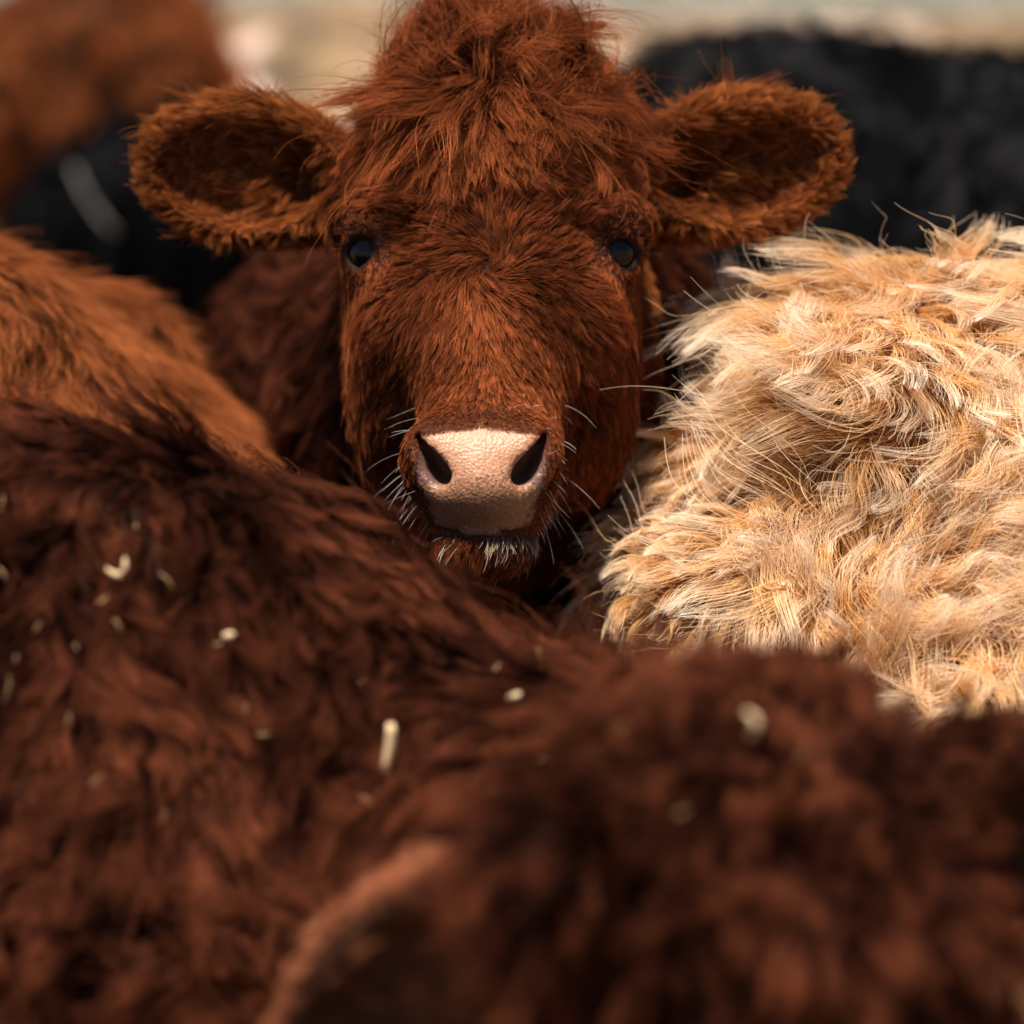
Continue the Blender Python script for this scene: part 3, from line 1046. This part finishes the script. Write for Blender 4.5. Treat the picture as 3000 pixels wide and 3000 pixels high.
# ================================================================== dark cow in the foreground
ca, sa = math.cos(R(15)), math.sin(R(15))
V2 = UPV * ca - RGT * sa
X2 = RGT * ca + UPV * sa
PA = R(20)
FV = V2 * math.cos(PA) - FWD * math.sin(PA)
FD = -FWD * math.cos(PA) - V2 * math.sin(PA)
FE = P(2150, 2540, 1.53)
FF = Frame(FE - FV * .06 + FD * .10, X2, FV, FD)
FEARS = [(-1, R(-38), .075, R(-20), 1.02, .062), (1, R(-26), 0, 0, 1.0, 0)]


def build_fore():
    sc = .93
    loc = np.array([-.64, 1.86, 0])
    T = Place(loc, R(90), sc)
    xs = axis_steps(-1.75, .52, .022, [(-.60, .50, .008)])
    ys = axis_steps(1.22, 2.30, .022, [(1.25, 2.2, .008)])
    zs = axis_steps(-.03, 1.25, .03, [(.60, 1.20, .008)])
    cl = Clay(xs, ys, zs)
    body_clay(cl, T)
    w = FF.w
    cl.cone((-.26, 1.85, .90), (-.02, 1.80, .855), .155, .115, .08)
    cl.cone((-.02, 1.80, .855), w(0, .0, -.16), .115, .09, .06)
    cl.cone((-.25, 1.90, .78), w(0, -.08, -.15), .16, .08, .08)
    head_clay(cl, FF, FEARS, fine=False)
    V, Q = cl.mesh(); V = smooth(V, Q, 2, .5)
    root = thing("cow", "dark maroon cow nearest the camera, flecked with straw, head lowered", "cow", loc, HERD)
    make_mesh("body", V, Q, SK_BROWN, root, None, loc)
    add_eyes(FF, root, loc)
    sk = Skin(V, Q)
    fl = Noise(5, 80, dims=3); fl2 = Noise(14, 81, dims=3)
    whorl = P(2400, 2270, 1.44)

    def field(p, n):
        q = FF.q(p)
        h = (sstep(-.26, -.16, q[:, 2]) * sstep(.25, .17, np.abs(q[:, 0])))[:, None]
        tr = trunk_dirs(T, p, n, .30, .85) + .55 * fl(p) + .25 * fl2(p)
        rad = nrm(p - whorl) + np.array([0, 0, -.25]) + .25 * fl2(p)
        D = tr * (1 - h) + rad * h
        L = .052 - .012 * h[:, 0]
        return D, leg_short(p, L), np.full(len(p), .50), np.full(len(p), .05)
    c = sk.cen
    q = FF.q(c)
    isear = (np.abs(q[:, 0]) > .135) & (q[:, 2] > -.20) & (q[:, 1] > -.16) & (q[:, 2] < .12) & (np.linalg.norm(c - FF.o, axis=1) < .40)
    vis = sstep(-.4, .05, cam_facing(c, sk.tn)) * sstep(.38, .48, c[:, 2]) * sstep(-.9, -.45, c[:, 0])
    wt = np.where(isear | (np.linalg.norm(np.stack([np.abs(q[:, 0]), q[:, 1], q[:, 2]], -1) - np.array(EYE), axis=1) < .027), 0, .06 * sstep(.04, .1, c[:, 2]) + vis)
    A = fur(sk, 132000, wt, field, K=8, clump=.0125, tn=.22, cstr=.60, cpow=.9, rad=.00034, seed=64, yaw=.32, hyaw=.12, lvar=.45, wamp=.004, wfreq=.7, liftvar=.2)
    B = fur(sk, 35000, wt, lambda p, n: (lambda f: (f[0], f[1] * .6, f[2], f[3]))(field(p, n)), K=6, clump=.008, cstr=.4, rad=.00036, seed=65, yaw=.5)
    # hair tuft over the poll
    wp = np.where(~isear, 1.0, 0) * sstep(.06, .10, q[:, 1]) * sstep(.10, .06, np.abs(q[:, 0])) * sstep(-.22, -.15, q[:, 2])

    def tuft(p, n):
        return X2 * .5 + FV * .8 + .5 * fl2(p), np.full(len(p), .036), np.full(len(p), .9), np.full(len(p), -.2)
    C = fur(sk, 9000, wp, tuft, K=9, clump=.016, cstr=.9, cpow=.6, rad=.00042, seed=66, yaw=.6, wamp=.004, liftvar=.25)
    make_curves("fur", [A, B, C], FUR_DARK, root, loc)
    for s, up, rx, op, es, vo in FEARS:
        Ax = ear_axes(FF, s, up, op)
        cc = FF.w(s * .118, .062 + vo, -.10 + rx) + Ax[0] * (.085 * es)

        def ear_field(p, n, Ax=Ax, cc=cc):
            l = (p - cc) @ Ax.T
            f = nrm(np.stack([.5 + l[:, 0] * 10, l[:, 1] * 14], -1))
            D = f[:, :1] * Ax[0] + f[:, 1:] * Ax[1] + .2 * fl2(p)
            return D, np.full(len(p), .013), np.full(len(p), .45), np.full(len(p), .1)
        we = np.where(isear & (np.sign(q[:, 0]) == s), 1.0, 0)
        inn = ((sk.tn @ Ax[2]) > .2) & ((((c - cc) @ Ax[0]) / (.085 * es)) ** 2 + (((c - cc) @ Ax[1]) / (.058 * es)) ** 2 < .74)
        we = we * np.where(inn, .06, 1.0)
        E = fur(sk, 14000, we, ear_field, K=6, clump=.007, cstr=.5, rad=.00034, seed=67 + s)
        make_curves("ear_fur", [E], FUR_LIT_EAR if s < 0 else FUR_DARK, root, loc)  # left ear coloured as if sunlit, right ear dark as if unlit
    return V, Q


# ================================================================== cattle in the background
def build_far(label, loc, yaw, sc, mat_skin, mat_fur, seed, extra=(), n=26000, L=.05, clump=.03, rad=.0009, cell=.03, curl=.004):
    loc = np.asarray(loc, float)
    T = Place(loc, yaw, sc)
    r = 1.65 * sc
    xs = np.arange(loc[0] - r, loc[0] + r, cell); ys = np.arange(loc[1] - r, loc[1] + r, cell); zs = np.arange(-.06, 1.75 * sc, cell)
    cl = Clay(xs, ys, zs)
    body_clay(cl, T)
    for a, b, ra, rb in extra:
        cl.cone(T(a), T(b), ra * sc, rb * sc, .09 * sc)
    cl.cone(T((0, -.45, .96)), T((0, -.80, 1.02)), .20, .13, .1)
    F = Frame(T((0, -1.02, 1.08)), T.dir((1, 0, 0)), np.array([0, 0, 1.0]), T.dir((0, -1, 0)))
    head_clay(cl, F, [(-1, R(0), 0, 0, 1.0, 0), (1, R(0), 0, 0, 1.0, 0)], fine=False)
    V, Q = cl.mesh(); V = smooth(V, Q, 2, .5)
    root = thing("cow", label, "cow", loc, HERD)
    make_mesh("body", V, Q, mat_skin, root, None, loc)
    add_eyes(F, root, loc)
    sk = Skin(V, Q)
    fl = Noise(5, seed, dims=3)

    def field(p, n):
        return trunk_dirs(T, p, n) + .6 * fl(p), leg_short(p, np.full(len(p), L)), np.full(len(p), .6), np.full(len(p), .15)
    c = sk.cen
    wt = .10 + sstep(-.4, .1, cam_facing(c, sk.tn)) * sstep(.5, .8, c[:, 2])
    A = fur(sk, n, wt, field, K=6, clump=clump, cstr=.8, rad=rad, seed=seed + 1, yaw=.5, wamp=curl, liftvar=.2)
    make_curves("fur", [A], mat_fur, root, loc)
    return V, Q


# ================================================================== ground
def hill(x, y):
    n = GN(np.stack([x, y, 0 * x], -1))
    g = sstep(9.0, 20.0, y) * (1.30 + .10 * sstep(4, -6, x) + .05 * n) + .03 * sstep(7, 12, y) * GN2(np.stack([x, y, 0 * x], -1))
    return g - .02 * sstep(30, 80, y) * np.minimum(y - 30, 60) * .3


GN = Noise(.16, 90); GN2 = Noise(1.1, 91)


def ground_mat():
    m, nd, lk, out = new_mat("winter_pasture")
    b = nd.new("ShaderNodeBsdfPrincipled"); b.inputs["Roughness"].default_value = .9
    tc = nd.new("ShaderNodeTexCoord")
    n1 = nd.new("ShaderNodeTexNoise"); n1.inputs["Scale"].default_value = 2.2; n1.inputs["Detail"].default_value = 5
    mq = nd.new("ShaderNodeMapping"); mq.inputs["Scale"].default_value = (.9, .3, 1)
    lk.new(tc.outputs["Object"], mq.inputs["Vector"]); lk.new(mq.outputs[0], n1.inputs["Vector"])
    rp = nd.new("ShaderNodeValToRGB")
    rp.color_ramp.elements[0].position = .40; rp.color_ramp.elements[0].color = (.042, .025, .010, 1)
    rp.color_ramp.elements[1].position = .60; rp.color_ramp.elements[1].color = (.20, .125, .06, 1)
    lk.new(n1.outputs[0], rp.inputs[0])
    n2 = nd.new("ShaderNodeTexNoise"); n2.inputs["Scale"].default_value = 1.0; n2.inputs["Detail"].default_value = 3
    mp = nd.new("ShaderNodeMapping"); mp.inputs["Scale"].default_value = (2.0, .6, 1)
    lk.new(tc.outputs["Object"], mp.inputs["Vector"]); lk.new(mp.outputs[0], n2.inputs["Vector"])
    mr = nd.new("ShaderNodeMapRange"); mr.inputs[1].default_value = .54; mr.inputs[2].default_value = .62
    lk.new(n2.outputs[0], mr.inputs[0])
    mx = nd.new("ShaderNodeMix"); mx.data_type = 'RGBA'
    lk.new(mr.outputs[0], mx.inputs[0]); lk.new(rp.outputs[0], mx.inputs[6]); mx.inputs[7].default_value = (.50, .37, .31, 1)
    lk.new(mx.outputs[2], b.inputs["Base Color"])
    lk.new(b.outputs[0], out.inputs["Surface"])
    return m


def build_ground():
    xs = np.concatenate([np.linspace(-900, -30, 30)[:-1], np.linspace(-30, -8, 45)[:-1], np.linspace(-8, 8, 110), np.linspace(8, 30, 45)[1:], np.linspace(30, 900, 30)[1:]])
    ys = np.concatenate([np.linspace(-300, -2, 20)[:-1], np.linspace(-2, 8, 40)[:-1], np.linspace(8, 24, 140), np.linspace(24, 80, 60)[1:], np.linspace(80, 1800, 30)[1:]])
    X, Y = np.meshgrid(xs, ys, indexing='ij')
    V = np.stack([X.ravel(), Y.ravel(), hill(X.ravel(), Y.ravel())], -1)
    nx, ny = X.shape
    I = np.arange(nx * ny).reshape(nx, ny)
    Q = np.stack([I[:-1, :-1].ravel(), I[1:, :-1].ravel(), I[1:, 1:].ravel(), I[:-1, 1:].ravel()], -1)
    o = make_mesh("ground", V, Q, ground_mat())
    o["kind"] = "structure"
    o["label"] = "dry winter pasture rising behind the herd, patched with snow"
    o["category"] = "ground"
    # dry grass tufts of the bank
    r = np.random.default_rng(33)
    nt = 2600
    tx = r.uniform(-7, 7, nt); ty = r.uniform(8, 22, nt)
    n = 9000
    own = r.integers(0, nt, n)
    px = tx[own] + r.normal(0, .09, n); py = ty[own] + r.normal(0, .09, n)
    pz = hill(px, py)
    p = np.stack([px, py, pz], -1)
    L = r.uniform(.08, .24, n)
    d = nrm(np.stack([r.normal(0, .5, n), r.normal(0, .5, n), np.ones(n)], -1))
    s = np.linspace(0, 1, 5)
    H = p[:, None, :] + d[:, None, :] * (L[:, None] * s)[:, :, None]
    H[:, :, 2] -= (L[:, None] * .35 * s ** 2)
    rr = np.tile(.0035 * (1 - .8 * s), (n, 1))
    gm = fur_mat("dry_grass_blades", (.16, .095, .035), (.30, .19, .075), (.42, .29, .13), (1.2, 1.2, 1.2), (.5, .5, .5))
    g = make_curves("dry_grass", [(H, rr, r.random(n))], gm, None, np.zeros(3))
    g["label"] = "tan dry grass tufts on the bank behind the herd"
    g["category"] = "grass"


build_ground()
build_cream()
build_orange()
FOREV, FOREQ = build_fore()
build_far("black cow standing broadside behind the calf at the upper right", (1.10, 4.78, 0), R(90), 1.12, SK_BLACK, FUR_BLACK, 100,
          extra=[((0, .50, 1.08), (0, .72, 1.09), .13, .11), ((0, -.30, 1.10), (0, -.45, 1.10), .13, .13)])
BLV, BLQ = build_far("black cow half hidden behind the calf's ear at the left", (-1.02, 7.85, 0), R(180), .92, SK_BLACK, FUR_BLACK, 110)
build_far("curly rust-brown cow standing farthest back at the upper left", (-1.44, 10.25, 0), R(180), 1.30, SK_RUST, FUR_ORANGE, 120, curl=.016, clump=.07, L=.10)


# ================================================================== straw caught in the dark cow's coat
def straw_mat(name="pale_straw", c0=(.55, .34, .15), c1=(.86, .66, .42)):
    m, nd, lk, out = new_mat(name)
    b = nd.new("ShaderNodeBsdfPrincipled"); b.inputs["Roughness"].default_value = .5
    tc = nd.new("ShaderNodeTexCoord")
    nz = nd.new("ShaderNodeTexNoise"); nz.inputs["Scale"].default_value = 160; nz.inputs["Detail"].default_value = 3
    lk.new(tc.outputs["Object"], nz.inputs["Vector"])
    rp = nd.new("ShaderNodeValToRGB")
    rp.color_ramp.elements[0].color = (*c0, 1); rp.color_ramp.elements[1].color = (*c1, 1)
    lk.new(nz.outputs[0], rp.inputs[0]); lk.new(rp.outputs[0], b.inputs["Base Color"])
    lk.new(b.outputs[0], out.inputs["Surface"])
    return m


STRAW = straw_mat()


def tube(pts, rads, seg=7):
    pts = [np.asarray(p, float) for p in pts]
    V = []; F = []
    for i, p in enumerate(pts):
        t = nrm(pts[min(i + 1, len(pts) - 1)] - pts[max(i - 1, 0)])
        u = nrm(np.cross(t, [0.3, .2, 1.0] if abs(t[2]) < .9 else [1.0, 0, .1])); w_ = np.cross(t, u)
        for j in range(seg):
            a = 2 * math.pi * j / seg
            V.append(p + rads[i] * (u * math.cos(a) + w_ * math.sin(a) * .75))
    for i in range(len(pts) - 1):
        for j in range(seg):
            F.append((i * seg + j, i * seg + (j + 1) % seg, (i + 1) * seg + (j + 1) % seg, (i + 1) * seg + j))
    n = len(V)
    V.append(pts[0]); V.append(pts[-1])
    for j in range(seg):
        F.append((n, (j + 1) % seg, j, n)); b0 = (len(pts) - 1) * seg
        F.append((n + 1, b0 + j, b0 + (j + 1) % seg, n + 1))
    return np.array(V), F


def straw(px, py, ang, ln, wd, label, bvh, bend=.2, lift=.030, group="straw flecks in the dark cow's coat", name="straw_fleck", mat=None):
    ray = nrm(P(px, py, 1.0) - CAM)
    hit = bvh.ray_cast(Vector(CAM), Vector(ray))
    if hit[0] is None:
        return
    dist = hit[3]
    c = CAM + ray * (dist - lift)
    k = TANH * dist / 1500
    ln *= k; wd *= k
    ax = RGT * math.cos(R(ang)) + UPV * math.sin(R(ang))
    pe = -RGT * math.sin(R(ang)) + UPV * math.cos(R(ang))
    pts = []; rads = []
    for t in np.linspace(-1, 1, 7):
        pts.append(ax * (t * ln / 2) + pe * (bend * ln * (t * t - .4) * .5) - FWD * (.1 * ln * t))
        rads.append(wd / 2 * (1 - (.25 if ln > 100 * k else .65) * t * t))
    V, F = tube(pts, rads)
    me = bpy.data.meshes.new(name)
    me.from_pydata([tuple(v) for v in V], [], [tuple(dict.fromkeys(f)) for f in F])
    for pl in me.polygons:
        pl.use_smooth = True
    me.materials.append(mat or STRAW)
    o = bpy.data.objects.new(name, me)
    COL.objects.link(o)
    o.location = c
    o["label"] = label; o["category"] = "straw"
    if group:
        o["group"] = group


bvh = BVHTree.FromPolygons([tuple(v) for v in FOREV], [tuple(int(i) for i in f) for f in FOREQ])
straw(1140, 2190, 82, 135, 40, "large pale straw stub lying upright in the dark cow's neck fur", bvh, bend=.1, lift=.045)
straw(350, 1670, 30, 62, 26, "curled pale husk caught in the dark cow's shoulder", bvh, bend=1.2, lift=.04)
straw(1505, 2040, 20, 44, 34, "round pale chaff fleck on the dark cow's neck beside its poll", bvh, lift=.05)
straw(910, 2710, 40, 40, 34, "round whitish fleck on the rim of the dark cow's ear", bvh, lift=.012)
straw(2205, 2120, 100, 75, 34, "tan flake tangled in the dark cow's poll hair", bvh, bend=.6, lift=.05)
straw(670, 1860, 10, 34, 30, "pale round seed fleck at the middle of the dark cow's shoulder", bvh, lift=.045)
STRAW2 = straw_mat("tan_chaff", (.30, .15, .06), (.62, .40, .20))


def fleck_label(px, py):
    if px < 560 and py < 1300:
        return "small pale fleck on the back of the dark cow, below the orange cow"
    if px < 560 and py < 1800:
        return "small tan fleck high on the dark cow's shoulder at the left"
    if px < 560:
        return "small tan fleck low on the dark cow's flank at the left"
    if px < 1400:
        return "small tan fleck in the middle of the dark cow's neck"
    if py < 2240:
        return "small tan fleck in the poll hair of the dark cow"
    return "small tan fleck on the dark cow's forehead"


for px, py, an, ln, wd in [(95, 1268, 20, 36, 16), (335, 1280, -5, 40, 14), (150, 1186, 8, 44, 12), (12, 1195, 60, 30, 14), (5, 1480, 70, 36, 18),
                           (8, 1680, 120, 44, 22), (398, 1543, 80, 26, 22), (490, 1700, 130, 50, 20), (300, 1758, 30, 34, 24), (110, 1835, 60, 30, 18),
                           (345, 1830, 120, 32, 20), (222, 1895, 90, 26, 22), (45, 1930, 80, 34, 16), (22, 2020, 75, 50, 16), (770, 2150, 0, 38, 14),
                           (640, 1885, 20, 30, 16), (1455, 1955, 50, 40, 24), (1580, 1945, 90, 60, 20), (1925, 2030, 0, 36, 24), (1820, 2130, 30, 40, 26),
                           (1735, 2185, 0, 40, 26), (1590, 2220, 20, 30, 20), (1440, 2320, 150, 40, 22), (2350, 2210, 60, 36, 22), (1700, 2380, 100, 38, 22),
                           (1730, 2590, 80, 40, 26), (1075, 2345, 140, 34, 20), (720, 2075, 60, 30, 18), (200, 2110, 80, 30, 18), (480, 2390, 70, 44, 14),
                           (280, 2285, 40, 50, 14), (1870, 2080, 95, 60, 22), (1060, 2000, 40, 30, 14), (1995, 2380, 20, 26, 18)]:
    straw(px, py, an, ln * (.55 + .9 * ((px * 7 + py * 3) % 11) / 11) * 1.15, wd * .42, fleck_label(px, py), bvh, lift=.038, mat=STRAW2)

STALK = straw_mat("grey_stalk", (.10, .09, .08), (.20, .18, .16))
bvh2 = BVHTree.FromPolygons([tuple(v) for v in BLV], [tuple(int(i) for i in f) for f in BLQ])
straw(270, 590, -57, 230, 18, "bent grey stalk lying against the black cow's rump at the left", bvh2, bend=.12, lift=.06, group="", name="stalk", mat=STALK)
